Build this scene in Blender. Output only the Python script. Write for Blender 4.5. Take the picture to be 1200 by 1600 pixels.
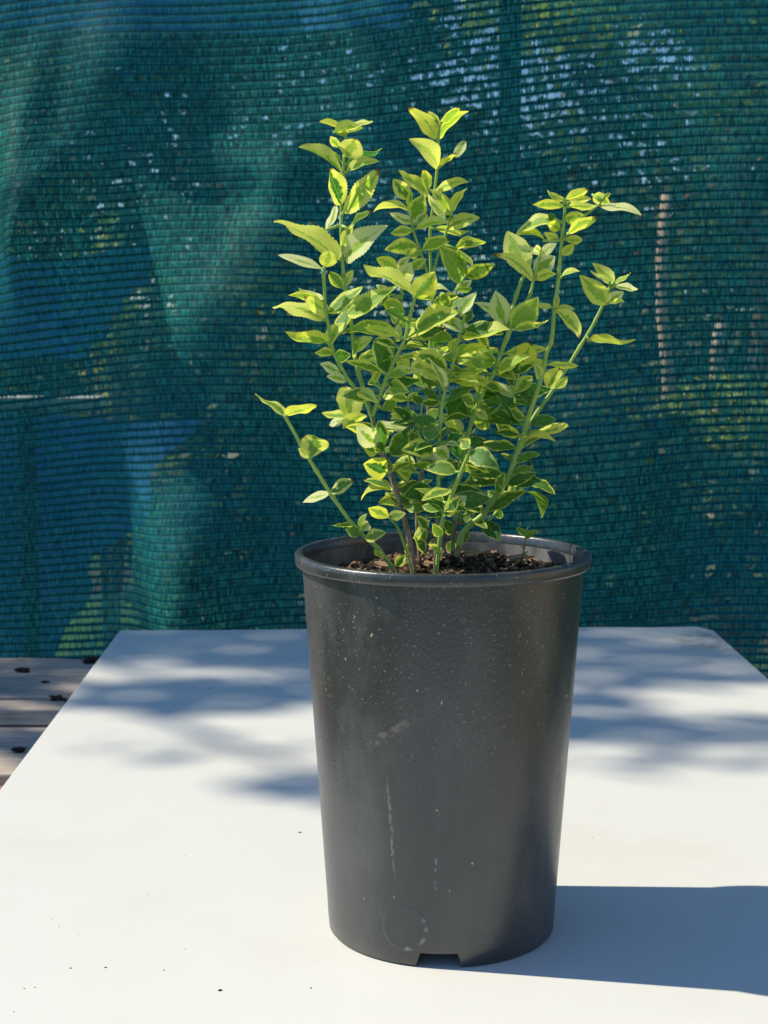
import bpy, bmesh, math, random
from mathutils import Vector, Matrix, noise
import numpy as np

# ------------------------------------------------------------------ camera, world, sun, exposure
S = bpy.context.scene
C = S.collection
for o in list(bpy.data.objects): bpy.data.objects.remove(o)
random.seed(7); rng = random.Random(11)
F, HC, CX, CY = 2550.0, .382, 600.0, 800.0
PITCH = math.atan(322 / F)
cd = bpy.data.cameras.new('camera'); cam = bpy.data.objects.new('camera', cd); C.objects.link(cam)
cam.location = (0, 0, HC); cam.rotation_euler = (math.radians(90) - PITCH, 0, 0)
cd.sensor_fit = 'VERTICAL'; cd.sensor_height = 24; cd.sensor_width = 18; cd.lens = 24 * F / 1600
cd.clip_start = .02; cd.clip_end = 400
cd.dof.use_dof = True; cd.dof.focus_distance = .95; cd.dof.aperture_fstop = 19
S.camera = cam
SUN_EL = math.radians(48); SUN_AZ = math.radians(180 - 6.2)      # azimuth of the direction TO the sun, from +x
TO_SUN = Vector((math.cos(SUN_EL) * math.cos(SUN_AZ), math.cos(SUN_EL) * math.sin(SUN_AZ), math.sin(SUN_EL)))
sl = bpy.data.lights.new('sun', 'SUN'); so = bpy.data.objects.new('sun', sl); C.objects.link(so)
sl.energy = 5.0; sl.angle = math.radians(.53); sl.color = (1, .925, .76)
so.rotation_euler = TO_SUN.to_track_quat('Z', 'Y').to_euler()
W = bpy.data.worlds.new('World'); S.world = W; W.use_nodes = True
wn = W.node_tree.nodes; wl = W.node_tree.links; wn.clear()
sky = wn.new('ShaderNodeTexSky'); sky.sky_type = 'NISHITA'; sky.sun_disc = False
sky.sun_elevation = SUN_EL; sky.sun_rotation = math.atan2(TO_SUN.x, TO_SUN.y); sky.altitude = 800; sky.ozone_density = 4; sky.dust_density = .2
bg = wn.new('ShaderNodeBackground'); bg.inputs[1].default_value = .135
wo = wn.new('ShaderNodeOutputWorld'); tint = wn.new('ShaderNodeMix'); tint.data_type = 'RGBA'; tint.blend_type = 'MULTIPLY'; tint.inputs[0].default_value = 1; tint.inputs[7].default_value = (.80, .98, 1.10, 1)
wl.new(sky.outputs[0], tint.inputs[6]); wl.new(tint.outputs[2], bg.inputs[0]); wl.new(bg.outputs[0], wo.inputs[0])
S.view_settings.view_transform = 'Standard'; S.view_settings.look = 'None'
S.view_settings.exposure = 0.22; S.view_settings.gamma = 1; S.view_settings.use_curve_mapping = False
S.render.engine = 'CYCLES'
S.cycles.transparent_max_bounces = 16; S.cycles.max_bounces = 8

def ray(x, y):
    u = (x - CX) / F; v = (CY - y) / F
    return Vector((u, math.cos(PITCH) + v * math.sin(PITCH), -math.sin(PITCH) + v * math.cos(PITCH)))
def on_z(x, y, z=0.):
    r = ray(x, y); t = (z - HC) / r.z; return Vector((0, 0, HC)) + r * t
def at(x, y, D):
    r = ray(x, y); return Vector((0, 0, HC)) + r * (D / r.y)

# ------------------------------------------------------------------ helpers
def mesh(name, verts, faces, mat=None, parent=None, smooth=True, loc=None):
    m = bpy.data.meshes.new(name); m.from_pydata([tuple(v) for v in verts], [], faces); m.update()
    if smooth: m.polygons.foreach_set('use_smooth', [True] * len(m.polygons))
    o = bpy.data.objects.new(name, m); C.objects.link(o)
    if mat: m.materials.append(mat)
    if parent: o.parent = parent
    if loc: o.location = loc
    return o
def tag(o, label=None, cat=None, group=None, kind=None):
    if label: o['label'] = label
    if cat: o['category'] = cat
    if group: o['group'] = group
    if kind: o['kind'] = kind
    return o
def empty(name, loc=(0, 0, 0)):
    o = bpy.data.objects.new(name, None); C.objects.link(o); o.location = loc; o.empty_display_size = .05; return o
class MB:
    def __init__(s): s.v = []; s.f = []
    def box(s, c, d, rz=0, tilt=None):
        n = len(s.v); M = Matrix.Rotation(rz, 3, 'Z')
        if tilt: M = M @ Matrix.Rotation(tilt[1], 3, tilt[0])
        for z in (-1, 1):
            for x, y in ((-1, -1), (1, -1), (1, 1), (-1, 1)):
                s.v.append(Vector(c) + M @ Vector((x * d[0] / 2, y * d[1] / 2, z * d[2] / 2)))
        s.f += [tuple(n + i for i in q) for q in ((3, 2, 1, 0), (4, 5, 6, 7), (0, 1, 5, 4), (1, 2, 6, 5), (2, 3, 7, 6), (3, 0, 4, 7))]
    def tube(s, pts, rad, n=8, cap=True):
        pts = [Vector(p) for p in pts]; b = len(s.v); up = Vector((0.3, 1, 0.1)).normalized()
        for i, p in enumerate(pts):
            t = (pts[min(i + 1, len(pts) - 1)] - pts[max(i - 1, 0)]).normalized()
            a = t.cross(up).normalized(); c = t.cross(a)
            r = rad[i] if hasattr(rad, '__len__') else rad
            for k in range(n):
                q = 2 * math.pi * k / n; s.v.append(p + (a * math.cos(q) + c * math.sin(q)) * r)
        for i in range(len(pts) - 1):
            for k in range(n):
                k2 = (k + 1) % n; s.f.append((b + i * n + k, b + i * n + k2, b + (i + 1) * n + k2, b + (i + 1) * n + k))
        if cap:
            s.f.append(tuple(b + k for k in range(n))[::-1]); s.f.append(tuple(b + (len(pts) - 1) * n + k for k in range(n)))
    def build(s, name, mat, parent=None, smooth=False): return mesh(name, s.v, s.f, mat, parent, smooth)
def bevel(o, w=.003, seg=2):
    m = o.modifiers.new('bevel', 'BEVEL'); m.width = w; m.segments = seg; m.limit_method = 'ANGLE'; return o

# ------------------------------------------------------------------ node helpers
class NT:
    def __init__(s, name):
        s.m = bpy.data.materials.new(name); s.m.use_nodes = True; s.t = s.m.node_tree; s.t.nodes.clear()
        s.out = s.n('ShaderNodeOutputMaterial')
    def n(s, typ, **k):
        x = s.t.nodes.new(typ)
        for a, b in k.items(): setattr(x, a, b)
        return x
    def set(s, sock, v):
        if isinstance(v, bpy.types.NodeSocket): s.t.links.new(v, sock)
        elif v is not None:
            if isinstance(v, tuple) and len(v) == 3 and sock.type == 'RGBA': v = v + (1,)
            sock.default_value = v
    def math(s, op, a, b=None, c=None, clamp=False):
        x = s.n('ShaderNodeMath', operation=op, use_clamp=clamp)
        for i, q in enumerate((a, b, c)): s.set(x.inputs[i], q)
        return x.outputs[0]
    def mix(s, f, a, b, blend='MIX'):
        x = s.n('ShaderNodeMix', data_type='RGBA', blend_type=blend); s.set(x.inputs[0], f); s.set(x.inputs[6], a); s.set(x.inputs[7], b); return x.outputs[2]
    def noise(s, vec, scale, detail=3, rough=.5, out=0):
        x = s.n('ShaderNodeTexNoise'); s.set(x.inputs['Vector'], vec); x.inputs['Scale'].default_value = scale
        x.inputs['Detail'].default_value = detail; x.inputs['Roughness'].default_value = rough; return x.outputs[out]
    def ramp(s, f, a, b, lo=0., hi=1.):
        x = s.n('ShaderNodeMapRange', interpolation_type='SMOOTHSTEP'); s.set(x.inputs[0], f)
        for i, q in enumerate((a, b, lo, hi)): s.set(x.inputs[i + 1], q)
        return x.outputs[0]
    def sepxyz(s, v):
        x = s.n('ShaderNodeSeparateXYZ'); s.set(x.inputs[0], v); return x.outputs
    def comb(s, a, b, c):
        x = s.n('ShaderNodeCombineXYZ')
        for i, q in enumerate((a, b, c)): s.set(x.inputs[i], q)
        return x.outputs[0]
    def mapping(s, v, scale):
        x = s.n('ShaderNodeMapping'); s.set(x.inputs[0], v); x.inputs['Scale'].default_value = scale; return x.outputs[0]
    def bump(s, h, st, dist, nrm=None):
        x = s.n('ShaderNodeBump'); x.inputs['Strength'].default_value = st; x.inputs['Distance'].default_value = dist
        s.set(x.inputs['Height'], h)
        if nrm is not None: s.set(x.inputs['Normal'], nrm)
        return x.outputs[0]
    def bsdf(s, col, rough=.5, spec=.5, nrm=None, **k):
        x = s.n('ShaderNodeBsdfPrincipled'); s.set(x.inputs['Base Color'], col); s.set(x.inputs['Roughness'], rough)
        s.set(x.inputs['Specular IOR Level'], spec)
        if nrm is not None: s.set(x.inputs['Normal'], nrm)
        for a, b in k.items(): s.set(x.inputs[a], b)
        return x.outputs[0]
    def done(s, sh): s.t.links.new(sh, s.out.inputs[0]); return s.m
    def obj(s): return s.n('ShaderNodeTexCoord').outputs['Object']
    def uv(s): return s.n('ShaderNodeTexCoord').outputs['UV']
    def mixsh(s, f, a, b):
        x = s.n('ShaderNodeMixShader'); s.set(x.inputs[0], f); s.t.links.new(a, x.inputs[1]); s.t.links.new(b, x.inputs[2]); return x.outputs[0]

# ------------------------------------------------------------------ materials
def m_table():
    t = NT('white_laminate'); o = t.obj()
    a = t.noise(o, 5, 4, .6); b = t.noise(o, 60, 3, .6)
    c = t.mix(t.ramp(a, .45, .75), (.665, .655, .605), (.62, .60, .54))
    st = t.math('MULTIPLY', t.ramp(t.noise(o, 14, 5, .7), .62, .74), t.ramp(t.noise(o, 3, 2), .5, .62))
    c = t.mix(t.math('MULTIPLY', st, .6), c, (.6, .46, .32))
    sm = t.ramp(t.noise(t.mapping(o, (1, .35, 1)), 9, 6, .75), .56, .78, 0, .32); c = t.mix(sm, c, (.60, .55, .48))
    gr = t.ramp(t.noise(o, 700, 2, .7), .68, .74, 0, .35); c = t.mix(gr, c, (.35, .31, .27))
    sc = t.noise(t.mapping(o, (1, 14, 1)), 16, 3, .6); sc = t.math('MULTIPLY', t.ramp(t.math('ABSOLUTE', t.math('SUBTRACT', sc, .5)), .0, .006, .30, 0.), t.ramp(a, .5, .65)); c = t.mix(sc, c, (.5, .48, .45))
    # the chipped far right corner is stained brown
    x, y, z = t.sepxyz(o)
    d = t.n('ShaderNodeVectorMath', operation='DISTANCE'); t.set(d.inputs[0], o); d.inputs[1].default_value = (.392, 1.84, 0)
    k = t.math('MULTIPLY', t.ramp(d.outputs['Value'], .02, .09, 1., 0.), t.ramp(b, .42, .6))
    c = t.mix(t.math('MULTIPLY', k, .7), c, (.35, .28, .15))
    r = t.ramp(a, .3, .7, .38, .5)
    return t.done(t.bsdf(c, r, .4, t.bump(t.noise(o, 9, 3), .15, .004)))
def m_pot():
    t = NT('black_pot_plastic'); o = t.obj(); x, y, z = t.sepxyz(o)
    g = t.noise(o, 900, 2, .6); g2 = t.noise(o, 260, 2)
    sp = t.math('MULTIPLY', t.ramp(t.noise(o, 640, 1, .5), .66, .74), t.ramp(t.math('ADD', z, t.math('MULTIPLY', t.noise(o, 22, 3), .1)), .12, .24, .12, 1.))
    sp2 = t.ramp(t.noise(o, 230, 1), .79, .81)
    # chalky vertical scratch and scuffs with their own outline
    a = t.math('ARCTAN2', x, t.math('MULTIPLY', y, -1.))
    def band(v, c, w): return t.ramp(t.math('ABSOLUTE', t.math('SUBTRACT', v, c)), w * .4, w, 1., 0.)
    wob = t.math('MULTIPLY', t.math('SUBTRACT', t.noise(o, 90, 2), .5), .05)
    aw = t.math('ADD', a, t.math('ADD', wob, t.math('MULTIPLY', z, .55)))
    s1 = t.math('MULTIPLY', t.math('MULTIPLY', band(aw, -.385, .014), band(z, .085, .034)), t.ramp(g2, .35, .55))
    s2 = t.math('MULTIPLY', t.math('MULTIPLY', band(aw, -.04, .012), band(z, .06, .018)), t.ramp(g2, .5, .6))
    az = t.math('SUBTRACT', z, t.math('MULTIPLY', a, .05))
    s3 = t.math('MULTIPLY', t.math('MULTIPLY', band(az, .162, .004), band(a, -.42, .24)), t.ramp(g2, .35, .7, 0, .3))
    dust = t.ramp(t.noise(t.mapping(o, (1, 1, .45)), 26, 4, .65), .45, .75)
    c = t.mix(t.math('MULTIPLY', dust, .5), (.024, .028, .029), (.088, .088, .083))
    for k, col in ((t.math('MULTIPLY', sp, .36), (.42, .38, .32)), (t.math('MULTIPLY', sp2, .8), (.5, .42, .26)), (t.math('MULTIPLY', s1, .25), (.5, .5, .47)), (t.math('MULTIPLY', s2, .28), (.45, .45, .42)), (s3, (.35, .27, .2))):
        c = t.mix(k, c, col)
    # moulded disc low on the front
    dz = t.math('SUBTRACT', z, .0235); da = t.math('MULTIPLY', t.math('ADD', a, .335), .071)
    rr = t.math('SQRT', t.math('ADD', t.math('MULTIPLY', dz, dz), t.math('MULTIPLY', da, da)))
    ring = t.math('MULTIPLY', band(rr, .0125, .0022), t.ramp(y, -.02, -.03, 0, 1))
    c = t.mix(t.math('MULTIPLY', t.math('MULTIPLY', band(rr, .0125, .0016), t.ramp(t.math('ADD', g2, t.math('MULTIPLY', t.math('SUBTRACT', dz, da), -9.)), .55, .85)), .6), c, (.3, .29, .27))
    h = t.math('ADD', t.math('MULTIPLY', g, .35), t.math('MULTIPLY', ring, .9))
    h = t.math('ADD', h, t.math('MULTIPLY', t.noise(o, 420, 1), .5))
    return t.done(t.bsdf(c, t.ramp(dust, 0, 1, .31, .44), .8, t.bump(h, .5, .0005)))
def m_leaf():
    t = NT('variegated_leaf'); u, v, _ = t.sepxyz(t.uv())
    at_ = t.n('ShaderNodeVertexColor', layer_name='tone'); sp = t.n('ShaderNodeSeparateColor'); t.set(sp.inputs[0], at_.outputs[0])
    G, Dk, P = sp.outputs
    R = at_.outputs['Alpha']
    au = t.math('ABSOLUTE', u)
    o = t.comb(t.math('MULTIPLY', u, .9), t.math('MULTIPLY', v, 2.2), t.math('MULTIPLY', R, 37.))
    n1 = t.noise(o, 3.0, 5, .68); n2 = t.noise(o, 11, 3)
    # green heart reaches out to a ragged distance from the midrib
    d = t.math('ADD', au, t.math('MULTIPLY', t.math('SUBTRACT', n1, .5), 1.15))
    d = t.math('ADD', d, t.math('MULTIPLY', t.math('POWER', t.math('ABSOLUTE', t.math('SUBTRACT', v, .42)), 2.), 1.3))
    heart = t.ramp(t.math('SUBTRACT', d, G), -.13, .03, 1., 0.)
    edge = t.ramp(au, .9, .995)
    heart = t.math('MULTIPLY', heart, t.math('SUBTRACT', 1., t.math('MULTIPLY', edge, .8)))
    margin = t.mix(P, (.93, .92, .09), (.95, .95, .62))
    margin = t.mix(t.ramp(n2, .35, .65), margin, t.mix(P, (.82, .88, .12), (.90, .92, .48)))
    green = t.mix(Dk, (.45, .72, .05), (.012, .15, .016))
    green2 = t.mix(Dk, (.62, .80, .16), (.030, .25, .032))
    green = t.mix(t.ramp(n1, .42, .62), green, green2)
    blot = t.math('MULTIPLY', t.ramp(t.noise(o, 5.5, 5, .7), .52, .60), heart); c = t.mix(heart, margin, green); c = t.mix(t.math('MULTIPLY', blot, .35), c, t.mix(.5, green, (.50, .62, .34)))
    c = t.mix(t.math('MULTIPLY', t.ramp(t.noise(o, 26, 2), .70, .74), .5), c, (.30, .20, .06))
    # veins: midrib and side veins
    side = t.math('ABSOLUTE', t.math('SUBTRACT', t.math('FRACT', t.math('SUBTRACT', t.math('MULTIPLY', v, 6.), t.math('MULTIPLY', au, 1.7))), .5))
    sv = t.math('MULTIPLY', t.ramp(side, .0, .07, 1., 0.), t.ramp(au, .8, .2, 0., .35))
    vein = t.math('MAXIMUM', t.ramp(au, .02, .06, 1., 0.), sv)
    c = t.mix(t.math('MULTIPLY', vein, .45), c, (.42, .56, .16))
    h = t.math('ADD', t.math('MULTIPLY', vein, -1.), t.math('MULTIPLY', n2, .6))
    nb = t.bump(h, .4, .0006)
    geo = t.n('ShaderNodeNewGeometry')
    cb = t.mix(geo.outputs['Backfacing'], c, t.mix(.14, c, (.46, .62, .18)))
    br = t.math('MULTIPLY', t.ramp(t.math('ADD', v, t.math('MULTIPLY', t.math('SUBTRACT', n2, .5), .25)), .86, .93), t.ramp(R, .86, .88))
    cb = t.mix(br, cb, (.20, .09, .035)); c = t.mix(br, c, (.16, .06, .02))
    p = t.bsdf(cb, t.ramp(geo.outputs['Backfacing'], 0, 1, .36, .5), .4, nb)
    tr = t.n('ShaderNodeBsdfTranslucent'); t.set(tr.inputs[0], t.mix(1., c, (1., 1., .6), 'MULTIPLY'))
    return t.done(t.mixsh(.56, p, tr.outputs[0]))
def m_stem():
    t = NT('green_stem'); o = t.obj(); a = t.n('ShaderNodeVertexColor', layer_name='tone'); sp = t.n('ShaderNodeSeparateColor'); t.set(sp.inputs[0], a.outputs[0])
    n = t.noise(o, 240, 3, .6); n2 = t.noise(t.mapping(o, (1, 1, .3)), 500, 3, .7)
    g = t.mix(n, (.17, .34, .035), (.46, .58, .15))
    b = t.mix(t.ramp(n2, .35, .65), (.15, .085, .05), (.40, .31, .20))
    sc = t.ramp(t.noise(o, 300, 2), .66, .7)
    c = t.mix(t.math('MAXIMUM', t.ramp(t.math('ADD', sp.outputs[0], t.math('MULTIPLY', t.math('SUBTRACT', n, .5), .9)), .4, .7), t.math('MULTIPLY', sc, .6)), g, b)
    return t.done(t.bsdf(c, .5, .4, t.bump(n2, .5, .0008), **{'Subsurface Weight': .1, 'Subsurface Radius': (.002, .004, .001)}))
def m_soil(name='potting_soil_surface', dark=(.022, .014, .009), light=(.34, .22, .13)):
    t = NT(name); o = t.obj(); n = t.noise(o, 160, 4, .7); m = t.noise(o, 500, 3, .6)
    c = t.mix(t.ramp(n, .45, .68), dark, light); c = t.mix(t.ramp(m, .68, .76), c, (.36, .27, .17))
    return t.done(t.bsdf(c, .9, .2, t.bump(m, .8, .002)))
def m_simple(name, a, b, scale, rough=.8, spec=.3, stretch=(1, 1, 1), bs=.4, bd=.004):
    t = NT(name); o = t.mapping(t.obj(), stretch); n = t.noise(o, scale, 5, .65)
    return t.done(t.bsdf(t.mix(t.ramp(n, .35, .65), a, b), rough, spec, t.bump(n, bs, bd)))
def m_foliage(name, a, b, tr=.35):
    t = NT(name); g = t.n('ShaderNodeNewGeometry'); c = t.mix(g.outputs['Random Per Island'], a, b)
    p = t.bsdf(c, .5, .4); x = t.n('ShaderNodeBsdfTranslucent'); t.set(x.inputs[0], t.mix(1., c, (1., 1., .5), 'MULTIPLY'))
    return t.done(t.mixsh(tr, p, x.outputs[0]))
def m_wood(name, a, b):
    t = NT(name); o = t.obj(); g = t.noise(t.mapping(o, (1.2, 24, 24)), 7, 5, .7); n = t.noise(o, 9, 4, .6)
    c = t.mix(t.ramp(g, .35, .7), a, b); c = t.mix(t.math('MULTIPLY', t.ramp(n, .5, .75), .5), c, (.16, .13, .11))
    k = t.n('ShaderNodeTexVoronoi', feature='F1'); t.set(k.inputs['Vector'], t.mapping(o, (1, 1.6, 1))); k.inputs['Scale'].default_value = 7
    kn = t.math('MULTIPLY', t.ramp(k.outputs['Distance'], .05, .11, 1., 0.), t.ramp(n, .4, .5))
    c = t.mix(t.math('MULTIPLY', kn, .8), c, (.06, .035, .02))
    return t.done(t.bsdf(c, .75, .3, t.bump(g, .5, .002)))
def m_net():
    """knitted shade cloth: UV in metres, u along the rows, v across them"""
    t = NT('knitted_green_shade_cloth'); u, v, _ = t.sepxyz(t.uv())
    RH, CW = .0113, .0029
    uv = t.uv()
    vr = t.math('ADD', v, t.math('MULTIPLY', t.math('SUBTRACT', t.noise(uv, 25, 1), .5), .0016))
    row = t.math('DIVIDE', vr, RH); rf = t.math('FRACT', row); ri = t.math('FLOOR', row)
    uj = t.math('ADD', u, t.math('MULTIPLY', t.math('SUBTRACT', t.noise(uv, 300, 2), .5), .0030))
    col = t.math('ADD', t.math('DIVIDE', uj, CW), t.math('MULTIPLY', ri, .37)); cf = t.math('FRACT', col); ci = t.math('FLOOR', col)
    wn_ = t.n('ShaderNodeTexWhiteNoise', noise_dimensions='2D'); t.set(wn_.inputs['Vector'], t.comb(ci, ri, 0.)); rnd = wn_.outputs['Value']
    # chain stitch line with small scallops
    sc = t.math('MULTIPLY', t.math('ABSOLUTE', t.math('SINE', t.math('MULTIPLY', col, math.pi))), .13)
    dl = t.math('MINIMUM', t.math('ADD', rf, 0.), t.math('SUBTRACT', 1., rf))
    line = t.ramp(t.math('SUBTRACT', dl, sc), .0, .10, 1., 0.)
    # U-shaped openings between the stitches, size varies from loop to loop and in wide zones
    cx = t.math('MULTIPLY', t.math('SUBTRACT', cf, .5), 2.); cy = t.math('MULTIPLY', t.math('SUBTRACT', rf, .52), 2.1)
    rr = t.math('SQRT', t.math('ADD', t.math('MULTIPLY', cx, cx), t.math('MULTIPLY', cy, cy)))
    zone = t.ramp(t.noise(uv, 9, 3, .6), .35, .7, -.12, .16)
    size = t.math('ADD', t.math('ADD', .40, zone), t.math('MULTIPLY', rnd, .55))
    hole = t.ramp(t.math('SUBTRACT', rr, size), -.22, .05, 1., 0.)
    hole = t.math('MULTIPLY', hole, t.math('SUBTRACT', 1., line))
    hole = t.math('MULTIPLY', hole, NET_OPEN)
    fib = t.noise(t.mapping(uv, (1, .13, 1)), 420, 3, .75)
    c = t.mix(t.ramp(fib, .36, .64), (.004, .075, .09), (.036, .36, .31))
    c = t.mix(t.math('MULTIPLY', line, .85), c, (.004, .03, .036))
    c = t.mix(t.ramp(t.noise(uv, 3.2, 3), .4, .65, 0, .35), c, (.004, .10, .16))
    nb = t.bump(t.math('ADD', t.math('MULTIPLY', fib, .4), t.math('MULTIPLY', dl, 1.3)), .5, .002)
    p = t.bsdf(c, .6, .1, nb); tr = t.n('ShaderNodeBsdfTranslucent'); t.set(tr.inputs[0], t.mix(1., c, (.8, 1., .9), 'MULTIPLY'))
    cloth = t.mixsh(.4, p, tr.outputs[0])
    tp = t.n('ShaderNodeBsdfTransparent')
    return t.done(t.mixsh(hole, cloth, tp.outputs[0]))
NET_OPEN = .68
MIN_ = m_simple('lighter_inner_plastic', (.06, .06, .062), (.17, .165, .16), 45, .55, .4, (1, 1, .6), .2, .0005)  # inner pot wall gets a lighter grey than the outer plastic
MT = m_table(); MPOT = m_pot(); MLEAF = m_leaf(); MSTEM = m_stem(); MSOIL = m_soil(); MNET = m_net()

# ------------------------------------------------------------------ ground and background
def ground():
    t = NT('lawn_soil'); o = t.obj(); n = t.noise(o, .7, 5, .6); m = t.noise(o, 30, 4, .7)
    c = t.mix(t.ramp(t.math('ADD', n, t.math('MULTIPLY', t.math('SUBTRACT', m, .5), .4)), .42, .58), (.10, .075, .05), (.055, .14, .025))
    t.done(t.bsdf(c, .9, .2, t.bump(m, .6, .03)))
    N = 40; v = []; f = []
    for j in range(N + 1):
        for i in range(N + 1):
            x = -120 + 240 * i / N; y = -60 + 240 * j / N
            v.append((x, y, -.75 + (.0 if abs(x) < 8 and y < 8 else .12 * noise.noise(Vector((x * .1, y * .1, 0))))))
    for j in range(N):
        for i in range(N): a = j * (N + 1) + i; f.append((a, a + 1, a + N + 2, a + N + 1))
    tag(mesh('ground', v, f, t.m), kind='structure')
ground()

def leafcloud(pts, size, aspect=.55, r=rng):
    """small folded leaf faces at the given points"""
    v = []; f = []
    for p in pts:
        d = Vector((r.gauss(0, 1), r.gauss(0, 1), r.gauss(0, .8))).normalized(); n = Vector((r.gauss(0, 1), r.gauss(0, 1), r.gauss(0, 1) + .6)).normalized()
        w = n.cross(d).normalized(); s = size * r.uniform(.6, 1.3); q = Vector(p); b = len(v)
        v += [q, q + d * s * .5 + w * s * aspect * .5, q + d * s, q + d * s * .5 - w * s * aspect * .5]
        f.append((b, b + 1, b + 2, b + 3))
    return v, f
def crown_points(c, rad, n, clumps=28, r=rng, flat=1.):
    pts = []; cl = []
    for i in range(clumps):
        d = Vector((r.gauss(0, 1), r.gauss(0, 1), r.gauss(0, 1))).normalized() * (r.random() ** .5)
        cl.append((Vector(c) + Vector((d.x * rad[0], d.y * rad[1], d.z * rad[2])), r.uniform(.18, .36)))
    for i in range(n):
        q, k = cl[r.randrange(clumps)]
        d = Vector((r.gauss(0, 1), r.gauss(0, 1), r.gauss(0, 1))) * .55
        pts.append(q + Vector((d.x * rad[0] * k, d.y * rad[1] * k, d.z * rad[2] * k)))
    return pts, [q for q, _ in cl]
MBARK = m_simple('rough_bark', (.10, .065, .04), (.26, .17, .10), 12, .9, .2, (1, 1, .2), .8, .03)
MPALEBARK = m_simple('sunlit_pale_bark', (.48, .34, .22), (.68, .50, .34), 10, .85, .2, (1, 1, .3), .6, .02)
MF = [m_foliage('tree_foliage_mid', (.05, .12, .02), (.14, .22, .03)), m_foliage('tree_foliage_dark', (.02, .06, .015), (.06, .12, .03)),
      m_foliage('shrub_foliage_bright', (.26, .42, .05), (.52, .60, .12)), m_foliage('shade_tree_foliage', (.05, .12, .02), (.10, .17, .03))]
def tree(name, base, h, rt, crown_c, rad, n, size, mf, bark, label, group, clumps=30, cat='tree'):
    root = empty(name, base); tag(root, label, cat, group)
    b = Vector(base); m = MB(); cc = Vector(crown_c) - b
    pts, cl = crown_points(cc, rad, n, clumps)
    top = Vector((cc.x, cc.y, cc.z + rad[2] * .3))
    path = [Vector((0, 0, -.05)).lerp(top, k / 7) + Vector((rng.uniform(-1, 1), rng.uniform(-1, 1), 0)) * (.02 * h if 0 < k < 7 else 0) for k in range(8)]
    m.tube(path, [rt * (1 - .11 * k) for k in range(8)], 10)
    for q in cl[:14]:
        k = rng.randrange(4, 7); m.tube([path[k], path[k].lerp(q, .5) + Vector((0, 0, .05 * h)), q], [rt * .35, rt * .22, rt * .08], 6)
    m.build('trunk', bark, root, True)
    v, f = leafcloud(pts, size); mesh('crown', v, f, mf, root, False)
    return root
GZ = -.75
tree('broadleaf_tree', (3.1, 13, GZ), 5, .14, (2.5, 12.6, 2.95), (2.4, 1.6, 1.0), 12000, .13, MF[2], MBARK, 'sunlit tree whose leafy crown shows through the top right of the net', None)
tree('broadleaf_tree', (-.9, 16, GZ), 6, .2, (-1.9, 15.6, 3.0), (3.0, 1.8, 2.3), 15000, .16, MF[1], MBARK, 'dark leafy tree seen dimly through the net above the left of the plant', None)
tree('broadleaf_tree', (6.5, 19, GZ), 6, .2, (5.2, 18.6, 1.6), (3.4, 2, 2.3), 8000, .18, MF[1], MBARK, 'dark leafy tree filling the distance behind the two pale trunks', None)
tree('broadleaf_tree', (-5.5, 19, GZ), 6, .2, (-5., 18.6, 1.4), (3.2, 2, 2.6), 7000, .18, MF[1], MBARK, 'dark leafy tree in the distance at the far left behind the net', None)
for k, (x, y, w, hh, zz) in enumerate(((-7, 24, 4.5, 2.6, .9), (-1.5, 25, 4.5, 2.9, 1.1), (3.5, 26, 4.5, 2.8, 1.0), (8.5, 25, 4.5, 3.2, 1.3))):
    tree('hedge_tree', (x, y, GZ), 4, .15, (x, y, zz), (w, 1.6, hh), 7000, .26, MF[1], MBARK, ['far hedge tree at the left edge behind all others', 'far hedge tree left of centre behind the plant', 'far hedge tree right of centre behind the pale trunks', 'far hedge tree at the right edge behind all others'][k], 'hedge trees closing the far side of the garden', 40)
# slim pale trunks seen through the net on the right
def pale_trunk(px, y0, y1, D, r, label, lean=0):
    root = empty('slim_tree', (at(px, y1, D).x, D, GZ)); tag(root, label, 'tree', None)
    top = at(px + lean, y0, D) - Vector(root.location); n = 8; m = MB()
    m.tube([Vector((0, 0, -.05)).lerp(top, k / n) + Vector((.012 * math.sin(k * 1.7), 0, 0)) for k in range(n + 1)], [r * (1 - .05 * k) for k in range(n + 1)], 9)
    m.build('trunk', MPALEBARK, root, True)
    v, f = leafcloud(crown_points(top + Vector((0, .1, .25)), (.35, .3, .3), 260, 8)[0], .07); mesh('crown', v, f, MF[0], root, False)
pale_trunk(1050, 300, 900, 5.2, .028, 'thin tall pale trunk rising behind the net right of the plant', -14)
pale_trunk(1120, 505, 800, 7.5, .048, 'short pale trunk at the right behind the sunlit patch of ground cover', 3)
def shrub(px, py, D, rad, n, size, mf, label, group=None, name='shrub'):
    p = at(px, py, D); root = empty(name, (p.x, D, GZ)); tag(root, label, 'shrub', group)
    c = Vector((0, 0, p.z - GZ)); pts, cl = crown_points(c, rad, n, 22)
    m = MB()
    for q in cl[:9]: m.tube([Vector((0, 0, -.03)), q * .55 + Vector((.02, 0, 0)), q], [.018, .012, .004], 6)
    m.build('stems', MBARK, root, True)
    v, f = leafcloud(pts, size); mesh('foliage', v, f, mf, root, False)
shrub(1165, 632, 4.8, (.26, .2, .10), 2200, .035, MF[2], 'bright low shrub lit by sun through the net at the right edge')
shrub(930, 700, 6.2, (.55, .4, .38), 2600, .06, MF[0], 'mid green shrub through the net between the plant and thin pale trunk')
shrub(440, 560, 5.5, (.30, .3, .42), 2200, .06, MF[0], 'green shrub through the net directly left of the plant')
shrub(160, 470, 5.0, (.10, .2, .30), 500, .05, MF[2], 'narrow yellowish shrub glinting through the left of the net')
shrub(640, 800, 5.8, (.9, .3, .5), 3000, .06, MF[1], 'dark shrub behind the net at the foot of the plant')

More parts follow.
